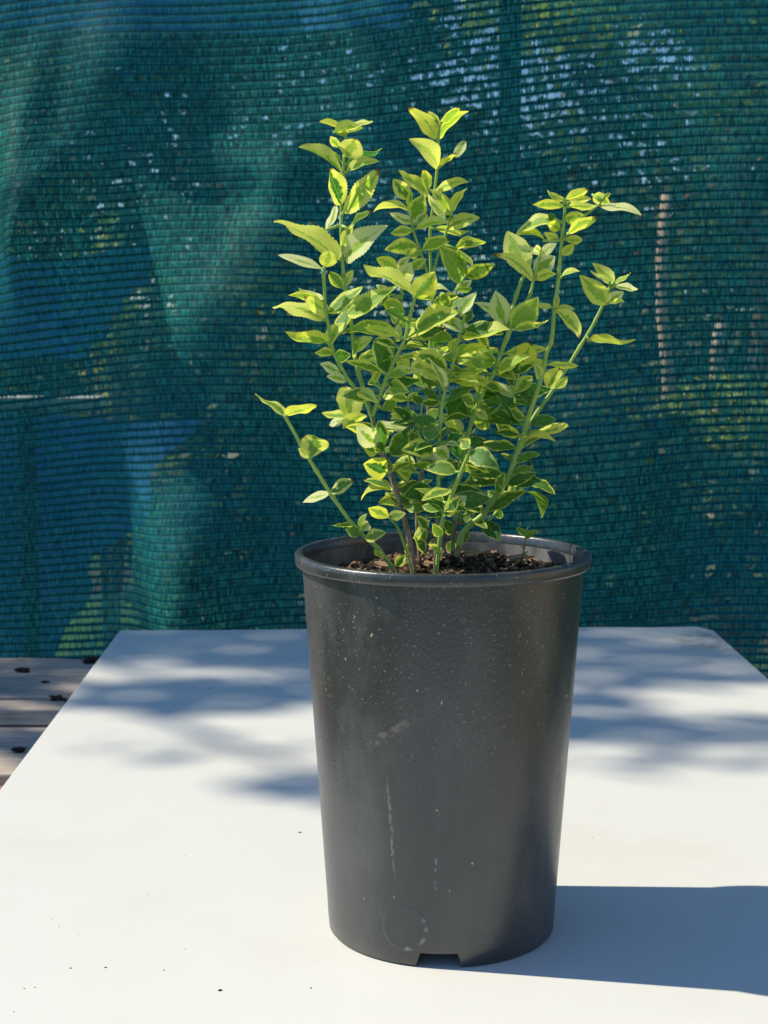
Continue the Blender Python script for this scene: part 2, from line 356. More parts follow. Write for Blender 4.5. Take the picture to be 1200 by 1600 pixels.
shrub(330, 800, 4.4, (.26, .25, .62), 5200, .055, MF[1], 'dark bush behind the net, between the blue tarpaulin and the plant')
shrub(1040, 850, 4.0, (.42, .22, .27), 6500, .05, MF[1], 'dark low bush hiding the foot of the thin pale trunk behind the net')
MTARP = m_simple('blue_tarpaulin_plastic', (.04, .20, .62), (.08, .32, .80), 3, .4, .5, (1, 1, 1), .5, .02)
MGREY = m_simple('dark_painted_post', (.02, .022, .022), (.04, .042, .04), 20, .6, .4)
def tarp(px0, px1, py0, py1, D, label, seed, lean=0):
    a = at(px0, py1, D); b = at(px1, py0, D); N, M_ = 44, 26; v = []; f = []
    for side in (0, 1):
        for j in range(M_ + 1):
            for i in range(N + 1):
                x = a.x + (b.x + lean * (j / M_ - 1) + .05 * noise.noise(Vector((j * .25, seed, 2))) - a.x) * i / N; z = a.z + (b.z - a.z) * j / M_
                y = D + .07 * noise.noise(Vector((x * 5, z * 2.5, seed))) + .004 * side
                z2 = z + .05 * (j / M_) * noise.noise(Vector((x * 3, seed, 0)))
                v.append((x, y, z2))
        o = side * (N + 1) * (M_ + 1)
        for j in range(M_):
            for i in range(N): q = o + j * (N + 1) + i; f.append((q, q + 1, q + N + 2, q + N + 1) if side == 0 else (q, q + N + 1, q + N + 2, q + 1))
    tag(mesh('tarpaulin', v, f, MTARP), label, 'tarpaulin')
tarp(-160, 300, 650, 1120, 3.3, 'large blue tarpaulin showing through the lower left of the net', 1, .38)
tarp(-160, 260, 395, 560, 3.9, 'blue sheet showing through the net at the left edge above the pale board', 5, .2)
tarp(-200, 640, -90, 45, 3.6, 'blue sheet strung high behind the net at top left', 9)
MPALE = m_simple('pale_weathered_board', (.6, .6, .58), (.75, .74, .7), 8, .6, .3, (.3, 2, 2), .3, .003)
mb = MB(); pp = at(40, 628, 3.15); mb.box((pp.x, pp.y, pp.z), (.30, .05, .022), -.05)
bo = empty('board_on_prop', (pp.x, pp.y, GZ)); mb.v = [q - Vector((pp.x, pp.y, GZ)) for q in mb.v]; bevel(mb.build('board', MPALE, bo))
mb = MB(); mb.box((0, 0, (pp.z - GZ - .012) / 2), (.03, .03, pp.z - GZ - .012)); bevel(mb.build('prop', MGREY, bo))
tag(bo, 'pale sunlit board on a prop behind the far left of the net', 'board')
mb = MB(); q = at(793, 478, 2.30); mb.box((q.x, q.y, .5), (.030, .030, 2.5)); 
tag(bevel(mb.build('fence_post', MGREY)), 'dark upright post holding the net, above and right of the plant', 'post')
for px, lb in ((-420, 'dark post holding up the far left end of the net'), (1700, 'dark post holding up the far right end of the net')):
    q = at(px, 478, 2.30 - .249 * (px - 600) / F * 2.3); mb = MB(); mb.box((q.x, q.y + .03, .5), (.04, .04, 2.5)); tag(bevel(mb.build('fence_post', MGREY)), lb, 'post')

# ------------------------------------------------------------------ the net
NDIR = Vector((math.cos(math.radians(14)), -math.sin(math.radians(14)), 0)); NNOR = Vector((-math.sin(math.radians(14)), -math.cos(math.radians(14)), 0))
NP0 = Vector((0, 2.25, 0))
def net_sz(px, py):
    r = ray(px, py); o = Vector((0, 0, HC)); t = (NP0 - o).dot(NNOR) / r.dot(NNOR); p = o + r * t
    return (p - NP0).dot(NDIR), p.z
# folds: px, py, sigma px x, sigma px y, height m, tilt deg
FOLDS = [(60, 330, 40, 120, .030, 12), (95, 330, 26, 90, .016, -20), (330, 560, 75, 110, .034, 15),
         (430, 420, 50, 120, .018, 0), (10, 600, 60, 80, .022, 0), (285, 880, 60, 170, .036, 24), (130, 760, 80, 140, -.03, 20), (720, 250, 60, 130, .016, 5), (900, 250, 80, 160, .02, 0),
         (980, 640, 60, 120, .02, 0), (1120, 850, 90, 120, -.03, 0), (620, 100, 80, 120, .015, 0), (190, 110, 60, 60, .012, 0), (1120, 330, 60, 160, .016, 0)]
FZ = []
for px, py, sx, sy, h, a in FOLDS:
    s0, z0 = net_sz(px, py); FZ.append((s0, z0, sx / F * 2.3, sy / F * 2.3, h * (1.9 if px < 500 else 1.2), math.radians(a)))
WEDGES = []      # creases where the cloth swings out to the right of a slanting line: (top px, bottom px, width px at bottom, height)
for (x0, y0), (x1, y1), w, h in (((305, 700), (165, 985), 150, .050), ((180, 300), (330, 640), 170, .040), ((20, 180), (-10, 400), 90, .030), ((262, 180), (300, 262), 60, .016), ((395, 300), (330, 470), 110, .024), ((440, 560), (405, 700), 60, .014)):
    a_ = net_sz(x0, y0); b_ = net_sz(x1, y1); WEDGES.append((a_, b_, w / F * 2.3, h))
def wedge(s, z):
    d = 0.
    for (sa, za), (sb, zb), w, h in WEDGES:
        t = (z - za) / (zb - za); lx = sa + (sb - sa) * t; fade = max(0., 1 - max(0., -t * 1.2)) * max(0., 1 - max(0., (t - 1) * 1.5))
        ww = w * (.35 + .65 * min(1, max(0, t))); x = (s - lx) / ww
        if x > 0 and fade > 0:
            p = x if x < .8 else .8 + .2 * math.sin(min(1, (x - .8) / .4) * math.pi / 2) if x < 1.2 else math.exp(-((x - 1.2) / 1.3) ** 2)
            d += h * p * fade * ww / w
    return d
def net_disp(s, z):
    return net_disp0(s, z) + wedge(s, z)
def net_disp0(s, z):
    d = .012 * noise.noise(Vector((s * 3, z * 1.6, 3))) + .006 * noise.noise(Vector((s * 9, z * 4, 8))) + .0016 * noise.noise(Vector((s * 26, z * 16, 1)))
    for s0, z0, ss, sz, h, a in FZ:
        ds, dz = s - s0, z - z0; x = ds * math.cos(a) + dz * math.sin(a); y = -ds * math.sin(a) + dz * math.cos(a)
        e = math.exp(-.5 * ((x / ss) ** 2 + (y / sz) ** 2))
        if e > 1e-4: d += h * e
    return d
def build_net():
    s0, s1, z0, z1 = -2.4, 2.2, GZ + .01, 1.7; NX, NZ = 420, 220; v = []; f = []; uvs = []
    for j in range(NZ + 1):
        for i in range(NX + 1):
            s = s0 + (s1 - s0) * i / NX; z = z0 + (z1 - z0) * j / NZ
            p = NP0 + NDIR * s + NNOR * net_disp(s, z); p.z = z; v.append(p)
            right = 1 / (1 + math.exp(-(s - .15) * 6)); low = 1 / (1 + math.exp((z - .35) * 9))
            slope = .045 * (1 - .62 * right * low) + .035 * (1 - right) * low
            sag = .010 * math.sin(s * 5 + 1) * low + .006 * math.sin(s * 9 + z * 3)
            uvs.append((s, z - slope * s + sag + .003 * math.sin(z * 14 + s * 2)))
    for j in range(NZ):
        for i in range(NX): a = j * (NX + 1) + i; f.append((a, a + 1, a + NX + 2, a + NX + 1))
    o = mesh('shade_net', v, f, MNET); l = o.data.uv_layers.new(name='UVMap')
    idx = np.empty(len(o.data.loops), dtype=np.int32); o.data.loops.foreach_get('vertex_index', idx)
    l.data.foreach_set('uv', np.array(uvs, dtype=np.float32)[idx].ravel())
    tag(o, 'dark green knitted shade net stretched as a fence behind the table', 'net')
build_net()

mw = m_simple('warm_plaster', (.58, .44, .32), (.68, .54, .40), 6, .85, .2, (1, 1, 1), .4, .01)
mb = MB(); mb.box((3.0, .2, .4), (.16, 2.4, 2.3)); tag(bevel(mb.build('added_sheen_wall', mw), .01), 'unseen warm plaster wall added well right of the table to give the pot its sheen', 'wall')  # out-of-view wall added to bounce warm sunlight onto the pot's right side
# ------------------------------------------------------------------ table
def table():
    root = empty('table', (0, 0, 0)); tag(root, 'white laminate table with a chipped far corner, holding the potted plant', 'table')
    a, b = Vector((-.3136, 1.9037)), Vector((.3766, 1.9271)); c, d, e = Vector((.3911, 1.9037)), Vector((.398, 1.60)), Vector((.408, .25))
    g = Vector((-.2868, .25)); g = Vector((-.295, .35))
    mid = []
    for k in range(1, 12): q = a.lerp(b, k / 12); q.y += .0016 * math.sin(k * 2.1) ; mid.append(q)
    poly = [g, Vector((.405, .35)), d, c, Vector((.384, 1.915)), b] + mid[::-1] + [a]
    th = .018; n = len(poly)
    v = [(p.x, p.y, 0) for p in poly] + [(p.x, p.y, -th) for p in poly]
    f = [tuple(range(n)), tuple(range(2 * n - 1, n - 1, -1))] + [(i, i + n, (i + 1) % n + n, (i + 1) % n) for i in range(n)]
    o = mesh('tabletop', v, f, MT, root, False); bevel(o, .0012, 2)
    for x in (-.25, .35):
        for y in (.45, 1.8): m = MB(); m.box((x, y, (-.018 + GZ) / 2), (.045, .045, .75 - .020)); bevel(m.build('leg', MGREY, root))
    
    for y in (.45, 1.8): m = MB(); m.box((.05, y, -.05), (.552, .02, .06)); m.build('apron', MGREY, root)
table()

# wooden bench left of the table
def bench():
    root = empty('wooden_bench', (-1.0, 2.15, GZ)); tag(root, 'weathered grey wooden plank bench left of the white table', 'bench')
    MW = m_wood('weathered_grey_plank', (.36, .29, .24), (.56, .48, .41)); MW2 = m_wood('reddish_plank', (.26, .13, .09), (.38, .22, .16))
    Z1, Z2 = -.137 - GZ, -.160 - GZ
    def dep(y, z): return on_z(0, y, z).y
    x0, x1 = -1.6, -.34
    def plank(y0, y1, ztop, th, mat):
        m = MB(); lo, hi = sorted((y0, y1)); n = 14
        m.box(((x0 + x1) / 2 + 1.0, (lo + hi) / 2 - 2.15, ztop - th / 2), (x1 - x0, hi - lo, th)); bevel(m.build('plank', mat, root), .003, 2)
    plank(dep(1030, -.137) + .01, dep(1089, -.137), Z1, .022, MW); plank(dep(1092, -.137), dep(1107, -.137), Z1 - .001, .022, MW)
    plank(dep(1137, -.160) + .03, dep(1207, -.160), Z2 - .002, .022, MW); plank(dep(1212, -.175), dep(1300, -.175), Z2 - .016, .022, MW2)
    m = MB(); m.box(((x0 + x1) / 2 + 1.0, dep(1108, -.137) - 2.15 + .02, Z1 - .041), (x1 - x0 - .01, .03, .034)); bevel(m.build('rail', MW2, root))
    for x in (-1.5, -.45):
        for y in (1.75, 2.2): m = MB(); m.box((x + 1.0, y - 2.15, (Z2 - .05) / 2 - .001), (.05, .05, Z2 - .052)); bevel(m.build('leg', MW2, root))
    for k, (px, py, z, s) in enumerate(((36, 1050, -.137, .016), (73, 1067, -.137, .010), (148, 1036, -.137, .022), (90, 1093, -.137, .015), (30, 1173, -.160, .012), (108, 1097, -.137, .010))):
        p = on_z(px, py, z); s *= .65; b = bmesh.new(); bmesh.ops.create_icosphere(b, subdivisions=3, radius=s)
        for w in b.verts: w.co = Vector((w.co.x, w.co.y * .6, w.co.z * .35)) * (1 + .9 * noise.noise(w.co * 120 + Vector((k, 0, 0))))
        me = bpy.data.meshes.new('dead_leaf_clump'); b.to_mesh(me); b.free(); me.materials.append(MCRUMB)
        o = bpy.data.objects.new('dirt_clump', me); C.objects.link(o); o.location = p + Vector((0, 0, s * .25))
        tag(o, ['dark dirt clump on the left end of the rear bench plank', 'tiny dark crumb in the middle of the rear bench plank', 'largest dark clump at the back of the bench touching the table corner', 'dark clump on the front plank edge by the sunlit strip', 'flat dark crumb on the lower bench plank', 'small crumb on bench next to the table edge'][k], 'dirt', 'dirt clumps on the wooden bench')
MCRUMB = m_soil('dark_crumb', (.015, .01, .008), (.07, .045, .03))
bench()

# ------------------------------------------------------------------ pot
PC = Vector((.0355, .977, 0)); PH = .235; RB, RT, RRIM = .0695, .0858, .0894
def pot():
    root = empty('plant_pot', PC); tag(root, 'black plastic nursery pot with dusty speckled wall standing on the white table', 'plant pot')
    NA = 180
    def notch(a):   # six slots in the foot
        d = (math.degrees(a) + 3) % 360; return any(min((d - q) % 360, (q - d) % 360) < 9.9 for q in (0, 120, 180, 240))
    def lathe(name, prof, closed=True):
        v = []; f = []
        for i in range(NA):
            a = 2 * math.pi * i / NA; dx, dy = math.sin(a), -math.cos(a)
            for r, z, fl in prof:
                zz = z
                if fl and notch(a): zz = (.0085 if min(a, 6.2832 - a) < .5 else .0045) + fl * .0002
                w = 1 + .0022 * math.sin(2 * a + 1)
                v.append((dx * r * w, dy * r * w, zz))
        n = len(prof)
        for i in range(NA):
            j = (i + 1) % NA
            for k in range(n if closed else n - 1): k2 = (k + 1) % n; f.append((i * n + k, j * n + k, j * n + k2, i * n + k2))
        return mesh(name, v, f, MPOT, root)
    def wall(z): return RB + (RT - RB) * z / PH
    prof = [(wall(0) - .0012, 0, 1), (wall(.002), .0016, 2), (wall(.0105) + .0002, .0105, 0)]
    prof += [(wall(z), z, 0) for z in (.02, .04, .08, .12, .16, .20, .2285)]
    prof += [(wall(.2285) - .0016, .2286, 0), (wall(.12) - .0016, .12, 0), (wall(.02) - .0016, .02, 0), (wall(.0105) - .0018, .0105, 0), (wall(.002) - .0022, .0012, 2), (wall(0) - .0025, 0, 1)]
    w = lathe('wall', prof)
    m = w.modifiers.new('edge', 'EDGE_SPLIT'); m.split_angle = math.radians(40)
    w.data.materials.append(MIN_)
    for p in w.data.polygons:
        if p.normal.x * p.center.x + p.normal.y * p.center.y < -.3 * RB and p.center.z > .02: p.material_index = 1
    R = RRIM
    rim = [(wall(.2262) + .0002, .2272, 0), (R - .0010, .2274, 0), (R - .0002, .2280, 0), (R + .0002, .2295, 0), (R + .0004, .2318, 0), (R + .0002, .2338, 0), (R - .0008, .2347, 0), (R - .0024, .235, 0), (R - .0040, .2349, 0), (R - .0050, .2338, 0), (wall(.2275) - .0013, .2295, 0), (wall(.2262) - .0013, .2262, 0)]
    w = lathe('rim', rim); m = w.modifiers.new('edge', 'EDGE_SPLIT'); m.split_angle = math.radians(50)
    # floor of the pot
    v = [(math.sin(2 * math.pi * i / 60) * (RB - .002), -math.cos(2 * math.pi * i / 60) * (RB - .002), .0122) for i in range(60)]
    v += [(x, y, .0142) for x, y, _ in v]
    mesh('floor', v, [tuple(range(60))[::-1], tuple(range(60, 120))] + [(i, (i + 1) % 60, 60 + (i + 1) % 60, 60 + i) for i in range(60)], MPOT, root, False)
pot()

SOILZ = PH - .0150
def soil():
    v = []; f = []; NR, NA = 40, 130
    def hz(x, y):
        d = noise.noise(Vector((x * 60, y * 60, 0))) * .0035 + noise.noise(Vector((x * 190, y * 190, 4))) * .0028 + noise.noise(Vector((x * 420, y * 420, 9))) * .0014
        # mound by the stems and towards the right, hollow at the left wall
        d += .010 * math.exp(-((x - .018) ** 2 + (y + .0) ** 2) / .0011) - .006 * max(0, (-x - .035) / .04)
        return d
    v.append((0, 0, hz(0, 0)))
    for r in range(1, NR + 1):
        for i in range(NA):
            a = 2 * math.pi * i / NA; R = .0838 * r / NR; x, y = math.cos(a) * R, math.sin(a) * R; v.append((x, y, hz(x, y)))
    for i in range(NA): f.append((0, 1 + i, 1 + (i + 1) % NA))
    for r in range(NR - 1):
        for i in range(NA): a = 1 + r * NA + i; b = 1 + r * NA + (i + 1) % NA; f.append((a, a + NA, b + NA, b))
    # crumbs and bark chips join the same mass of soil
    bv = bmesh.new(); bmesh.ops.create_icosphere(bv, subdivisions=1, radius=1); base = [w.co.copy() for w in bv.verts]; bf = [tuple(x.index for x in q.verts) for q in bv.faces]; bv.free()
    for k in range(1500):
        R = .080 * math.sqrt(rng.random()); a = rng.uniform(0, 6.283); x, y = math.cos(a) * R, math.sin(a) * R
        s = rng.choice((.0008, .0011, .0014, .002, .0028)) * rng.uniform(.7, 1.2); el = Vector((rng.uniform(.6, 1.8), rng.uniform(.6, 1.4), rng.uniform(.4, .9)))
        M = Matrix.Rotation(rng.uniform(0, 6), 3, 'Z') @ Matrix.Rotation(rng.uniform(-.6, .6), 3, 'X'); n = len(v); sd = Vector((k, k * .3, 0))
        for c in base:
            p = Vector((c.x * el.x, c.y * el.y, c.z * el.z)) * s * (1 + .5 * noise.noise(c * 1.7 + sd)); p = M @ p; v.append((x + p.x, y + p.y, hz(x, y) + s * .3 + p.z))
        f += [tuple(n + i for i in q) for q in bf]
    o = mesh('potting_soil', v, f, MSOIL, loc=(PC.x, PC.y, SOILZ)); tag(o, 'dark crumbly potting soil filling the black pot', 'soil', kind='stuff')
    MCHIP = m_simple('bark_chip', (.22, .12, .065), (.46, .30, .18), 120, .8, .3, (.3, 2, 2), .6, .001)
    spots = [(.001, .004, .024, .008, .3), (-.020, .006, .014, .007, -.5), (.018, .002, .012, .006, .9), (.046, .012, .014, .006, .2), (-.008, .001, .010, .006, 1.2), (.060, .022, .012, .007, -.2), (-.036, .010, .012, .007, .1), (.030, .016, .013, .006, -.9)]
    LB = ['largest pale bark chip lying at the front middle of the soil', 'bark chip left of the biggest one by the leaning stem foot', 'tilted brown chip just right of the biggest chip', 'pale chip on dark soil at the right', 'small chip closest to the front rim', 'chip nearest the sunlit right wall of the pot', 'leftmost chip on the soil', 'chip close against the stem bases']
    for k, (x, y, l, w, a) in enumerate(spots):
        n = 7; vv = []; ff = []
        for j in (0, 1):
            for i in range(n):
                q = 2 * math.pi * i / n; r = 1 + .3 * noise.noise(Vector((i * 3.1, k, j)))
                vv.append(Vector((math.cos(q) * l / 2 * r, math.sin(q) * w / 2 * r, (j - .5) * .0018)))
        ff = [tuple(range(n))[::-1], tuple(range(n, 2 * n))] + [(i, (i + 1) % n, n + (i + 1) % n, n + i) for i in range(n)]
        o = mesh('bark_chip', vv, ff, MCHIP, smooth=False, loc=(PC.x + x, PC.y + y, SOILZ + hz(x, y) + .0035)); o.rotation_euler = (rng.uniform(-.3, .3), rng.uniform(-.3, .3), a)
        tag(o, LB[k], 'bark chip', 'bark chips on the soil')
soil()

# ------------------------------------------------------------------ plant
D0 = .977
# stems: points (px, py), depth offset (m, + = away) at first and last point, radius px at base and top, brown up to y
STEMS = {
 'S0': ([(622, 889), (590, 857), (561, 831), (538, 802), (516, 770), (498, 741), (481, 714), (462, 680), (445, 650)], -.035, -.05, 4.6, 3.2, 2000),
 'S1': ([(648, 880), (636, 830), (625, 786), (609, 738), (593, 695), (581, 650), (569, 610), (556, 566), (548, 500), (540, 451), (535, 406), (533, 337), (537, 257), (541, 205)], -.012, -.01, 6.2, 2.6, 640),
 'S2': ([(581, 650), (566, 618), (548, 598), (537, 580), (522, 552), (515, 517), (509, 487), (507, 455), (505, 420)], -.014, -.03, 3.6, 3.2, 3000),
 'S3': ([(582, 650), (594, 618), (604, 591), (620, 555), (633, 528), (642, 488), (650, 460)], -.015, -.045, 3.8, 3.0, 3000),
 'S3b': ([(612, 575), (616, 535), (623, 498), (629, 460)], -.01, -.01, 2.4, 1.8, 3000),
 'S4': ([(656, 872), (652, 800), (664, 700), (671, 610), (673, 532), (675, 477), (673, 410), (672, 367), (678, 310), (683, 263), (685, 218), (687, 192)], .012, .0, 4.4, 2.6, 560),
 'S4b': ([(674, 470), (667, 424), (656, 390), (645, 357), (641, 326)], .0, -.01, 2.8, 2.2, 3000),
 'S4c': ([(673, 445), (684, 400), (695, 370), (704, 338)], .0, -.005, 2.8, 2.2, 3000),
 'S5': ([(676, 560), (690, 505), (703, 478), (714, 452), (728, 430)], .01, .01, 3.0, 2.4, 3000),
 'S6': ([(680, 872), (682, 830), (685, 760), (686, 692), (690, 640), (697, 605), (705, 580), (714, 540), (722, 508), (727, 492)], -.022, -.03, 4.2, 2.6, 2000),
 'S7': ([(706, 868), (712, 800), (722, 720), (738, 655), (756, 610), (774, 578), (782, 553), (798, 514)], .012, -.018, 4.6, 4.0, 2000),
 'S7b': ([(792, 530), (799, 490), (807, 460), (819, 430), (828, 415)], -.01, 0, 4.2, 3.0, 3000),
 'S7c': ([(800, 505), (818, 478), (829, 458), (834, 435), (843, 403)], -.012, -.02, 3.8, 2.2, 3000),
 'S8': ([(682, 868), (690, 820), (703, 780), (720, 738), (736, 700)], -.035, -.05, 4.0, 3.4, 3000),
 'S9': ([(712, 872), (718, 850), (727, 828), (756, 803), (772, 780), (790, 754), (802, 724), (816, 686), (824, 656), (844, 596), (854, 552), (862, 530), (867, 478), (872, 442), (875, 405), (879, 367), (883, 322)], .0, -.02, 6.6, 3.0, 855),
 'S9b': ([(882, 372), (898, 350), (912, 338), (933, 322), (942, 312)], -.02, -.02, 2.4, 1.8, 3000),
 'S10': ([(803, 730), (812, 690), (838, 646), (862, 612), (880, 584), (912, 532), (928, 505), (941, 478), (953, 448)], .01, .01, 4.0, 2.8, 3000),
 'S11': ([(640, 766), (600, 712), (550, 664)], .004, .0, 2.4, 2.0, 3000),
 'S12': ([(644, 858), (626, 834), (607, 808)], -.022, -.03, 3.0, 2.2, 3000),
 'S13': ([(762, 815), (790, 785), (814, 762)], .02, .03, 2.6, 2.0, 3000),
 'S14': ([(653, 712), (655, 668), (660, 630)], -.012, -.018, 2.6, 2.2, 3000),
 'S15': ([(640, 740), (639, 665), (638, 626)], -.008, -.014, 2.4, 2.0, 3000),
 'S16': ([(686, 650), (688, 600), (688, 560)], -.012, -.010, 2.4, 1.8, 3000),
 'S17': ([(762, 650), (785, 632), (802, 612), (808, 595)], .0, -.01, 3.0, 2.2, 3000),
}
# leaves: base x, y, tip x, y, apparent width, tone (y yellow, m mixed, g green, d dark, p pale, o olive), stem hint
LEAVES = '''
537 201 499 190 9 y;541 199 583 190 11 y;523 207 567 200 18 y;540 245 556 212 34 y;530 230 516 213 12 y;534 270 466 230 17 y;536 255 498 238 8 y
542 256 598 241 11 d;541 269 592 252 15 y;533 320 508 260 28 m;537 332 595 263 28 y;511 358 525 318 11 p;545 358 582 331 9 g;530 406 428 346 27 y;539 405 606 352 34 p
535 385 551 350 16 y;503 420 434 398 13 p;508 417 515 390 24 y;536 450 515 425 17 g;541 448 550 420 12 y;505 500 426 480 22 y;503 470 451 461 10 g;505 470 467 455 14 p
512 487 475 463 22 y;512 488 567 448 22 m;543 490 620 447 27 g;515 541 536 500 18 y;530 522 557 477 17 d;517 536 444 528 17 y;520 553 492 551 14 y;537 520 623 524 18 g
557 548 587 529 16 p;525 556 549 555 19 d;530 580 502 567 15 p;540 595 510 588 15 p;565 577 584 545 16 y;606 583 583 533 28 d;553 540 572 535 18 y
445 649 396 624 11 m;447 649 495 633 14 y;487 714 490 680 38 m;485 712 466 700 14 y;515 772 471 781 13 p;517 770 553 750 18 m;560 824 574 803 10 g;556 821 517 826 7 g
562 834 539 824 16 g;564 830 575 816 18 p;572 842 604 832 17 g;600 872 584 861 8 y;618 884 632 868 15 g;547 653 537 603 36 y;545 650 503 645 13 y;540 655 513 664 13 p;537 668 573 645 18 y
590 694 557 665 30 p;604 738 562 722 32 m;590 704 568 700 22 y;612 766 562 777 11 y;607 808 576 793 19 y;608 806 634 802 15 y;618 762 638 755 9 y
645 461 565 428 16 y;648 464 680 424 34 y;626 448 640 413 26 p;655 460 700 450 10 p;655 466 680 468 7 g;637 530 716 488 25 m;634 541 664 538 11 y;632 490 598 470 22 g;622 508 602 474 10 p;560 530 553 560 8 y
682 218 636 168 23 y;685 217 733 174 20 y;688 195 664 175 11 m;690 192 719 170 12 g;684 262 639 217 27 y;688 260 714 243 8 y;712 246 727 218 14 p
672 308 615 273 19 y;640 312 614 280 22 m;668 297 663 263 15 y;680 297 729 280 15 y;705 335 676 295 20 y;706 332 730 294 13 y;641 327 585 325 13 y;645 341 662 306 27 g;641 327 641 295 9 y
650 350 609 332 14 p;651 350 669 333 14 p;650 357 698 343 13 y;697 343 664 306 12 p;699 357 750 340 20 y;645 360 612 366 15 y;652 386 601 390 23 y;680 357 729 368 12 y;660 391 704 372 18 g
711 388 757 384 17 m;721 441 687 385 29 g;729 431 694 384 17 g;730 433 772 413 22 m;738 415 703 385 9 g;712 452 737 438 15 p;714 453 736 452 9 g;640 401 661 391 13 y;636 401 641 387 11 y
620 421 586 402 20 y;615 424 595 430 8 g;622 420 641 401 13 p;640 421 666 405 14 y;690 470 717 462 12 m;700 480 688 455 16 g;680 480 702 462 12 d;703 478 730 466 10 d
718 491 745 456 17 p;727 503 737 487 13 d;718 492 690 487 9 y;722 518 686 502 17 p;722 515 700 495 18 g;723 524 793 508 21 y;676 530 668 505 14 p;692 540 681 525 25 d;705 553 712 530 14 y
786 503 741 473 16 p;790 507 776 459 31 p;801 514 840 466 36 g;805 515 858 507 13 y;832 437 775 393 18 y;825 428 792 361 38 y;843 398 807 388 9 p;844 399 870 380 14 p;845 393 835 384 10 p;835 426 868 400 28 p;838 437 870 428 14 y
882 313 853 300 10 y;884 312 920 295 12 y;880 322 831 325 15 y;888 316 924 310 12 y;890 323 929 326 11 y;927 305 956 321 17 y;945 306 955 302 6 g;939 322 1001 329 13 p;882 342 915 338 19 y;868 344 855 334 10 d
874 346 806 368 16 y;875 359 854 350 16 y;852 376 808 368 9 y;873 373 852 365 12 y;888 366 936 344 15 y;883 374 910 374 13 y;877 398 897 382 14 y;877 433 906 424 8 y;862 481 832 476 9 y;870 482 899 483 8 y;868 485 911 527 19 y;868 480 875 462 8 y
960 440 925 411 20 y;953 441 921 427 7 y;960 441 988 429 7 g;961 447 997 458 11 p;948 475 908 431 29 y;950 471 975 456 18 p;950 475 976 472 6 y;921 532 990 542 12 y
856 570 904 571 9 y;852 571 808 565 10 y;812 572 830 536 30 y;778 577 831 555 20 g;857 609 876 573 27 y;868 607 886 590 14 y;843 592 835 567 14 y;776 571 733 537 19 g;774 569 700 606 16 g;802 619 768 595 16 p
808 613 832 588 20 y;775 578 806 592 18 g;833 633 808 612 12 g;800 659 768 608 20 d;798 640 823 655 15 g;764 666 733 623 32 o;703 652 732 612 40 d;722 675 690 652 18 p;826 677 889 666 12 y;816 686 868 689 10 y;812 681 770 659 18 g
797 748 847 752 23 d;825 752 867 773 16 d;783 754 725 756 27 d;783 745 738 728 20 d;819 768 849 806 13 o;752 815 781 846 22 d;771 796 785 809 12 d;772 794 790 787 7 p;727 723 767 736 10 g;733 700 720 688 18 m;735 692 763 690 20 d
697 797 729 775 22 p;697 798 731 798 13 g;690 797 659 790 13 g;726 806 756 795 16 d;742 770 765 781 9 p;738 776 752 788 10 g;735 707 777 729 28 d;690 800 655 776 14 d
686 603 637 592 20 d;605 591 640 588 12 g;610 600 637 612 24 g;637 625 612 621 14 y;638 625 653 612 12 y;659 631 688 627 12 g;660 631 645 618 12 g;690 594 672 589 10 y;691 593 707 578 14 y;722 676 670 645 12 p
614 662 652 655 12 g;642 677 591 666 17 p;648 677 607 713 34 d;687 676 657 670 25 g;678 702 630 700 25 m;701 716 677 700 23 p;722 713 700 700 18 d;692 696 717 695 7 p;652 718 700 747 23 p;655 716 686 728 20 d;650 738 612 722 29 o;656 759 677 752 9 y
677 556 637 541 6 p;645 577 672 565 20 p;688 577 668 557 15 p;698 561 735 552 11 g;622 577 636 558 22 y;712 556 737 541 18 g;686 553 672 545 7 p;686 552 700 542 7 p;687 551 684 540 7 p;676 766 630 776 26 d
647 841 673 812 13 y;640 866 634 849 10 g;735 560 757 575 16 g;748 590 720 580 16 g;745 615 762 590 20 y;760 600 785 612 14 m;720 620 742 632 18 m;668 655 690 640 16 g;700 690 722 680 18 d;630 640 612 655 18 y;560 612 590 630 18 y
600 640 620 625 18 g;742 640 762 655 14 y;780 650 756 640 16 o;664 600 650 580 16 p;584 600 600 575 12 y;756 725 735 712 16 o;758 740 778 716 12 o;700 740 716 722 16 d;640 745 622 735 16 y;668 790 650 770 16 d
596 566 640 566 12 y;715 590 748 600 12 y;664 560 640 552 14 g;742 520 760 545 14 m;676 390 664 372 10 y;715 400 700 385 12 g;610 460 588 445 12 p;596 478 610 452 10 m;772 640 800 655 12 o
664 862 648 838 15 g;672 858 690 838 16 d;700 862 716 842 14 d;690 868 668 850 12 y;716 846 735 830 14 d;655 850 668 826 14 g;708 830 690 812 18 d;668 826 650 806 16 m;742 812 762 826 12 g;640 790 622 775 12 g;690 838 676 818 14 g;720 818 742 800 14 d
'''
def smooth_path(p, n=5):
    out = []
    for i in range(len(p) - 1):
        a, b, c, d = p[max(i - 1, 0)], p[i], p[i + 1], p[min(i + 2, len(p) - 1)]
        for k in range(n):
            t = k / n; out.append(.5 * ((2 * b) + (c - a) * t + (2 * a - 5 * b + 4 * c - d) * t * t + (3 * b - a - 3 * c + d) * t ** 3))
    out.append(p[-1]); return out
PX = D0 / F
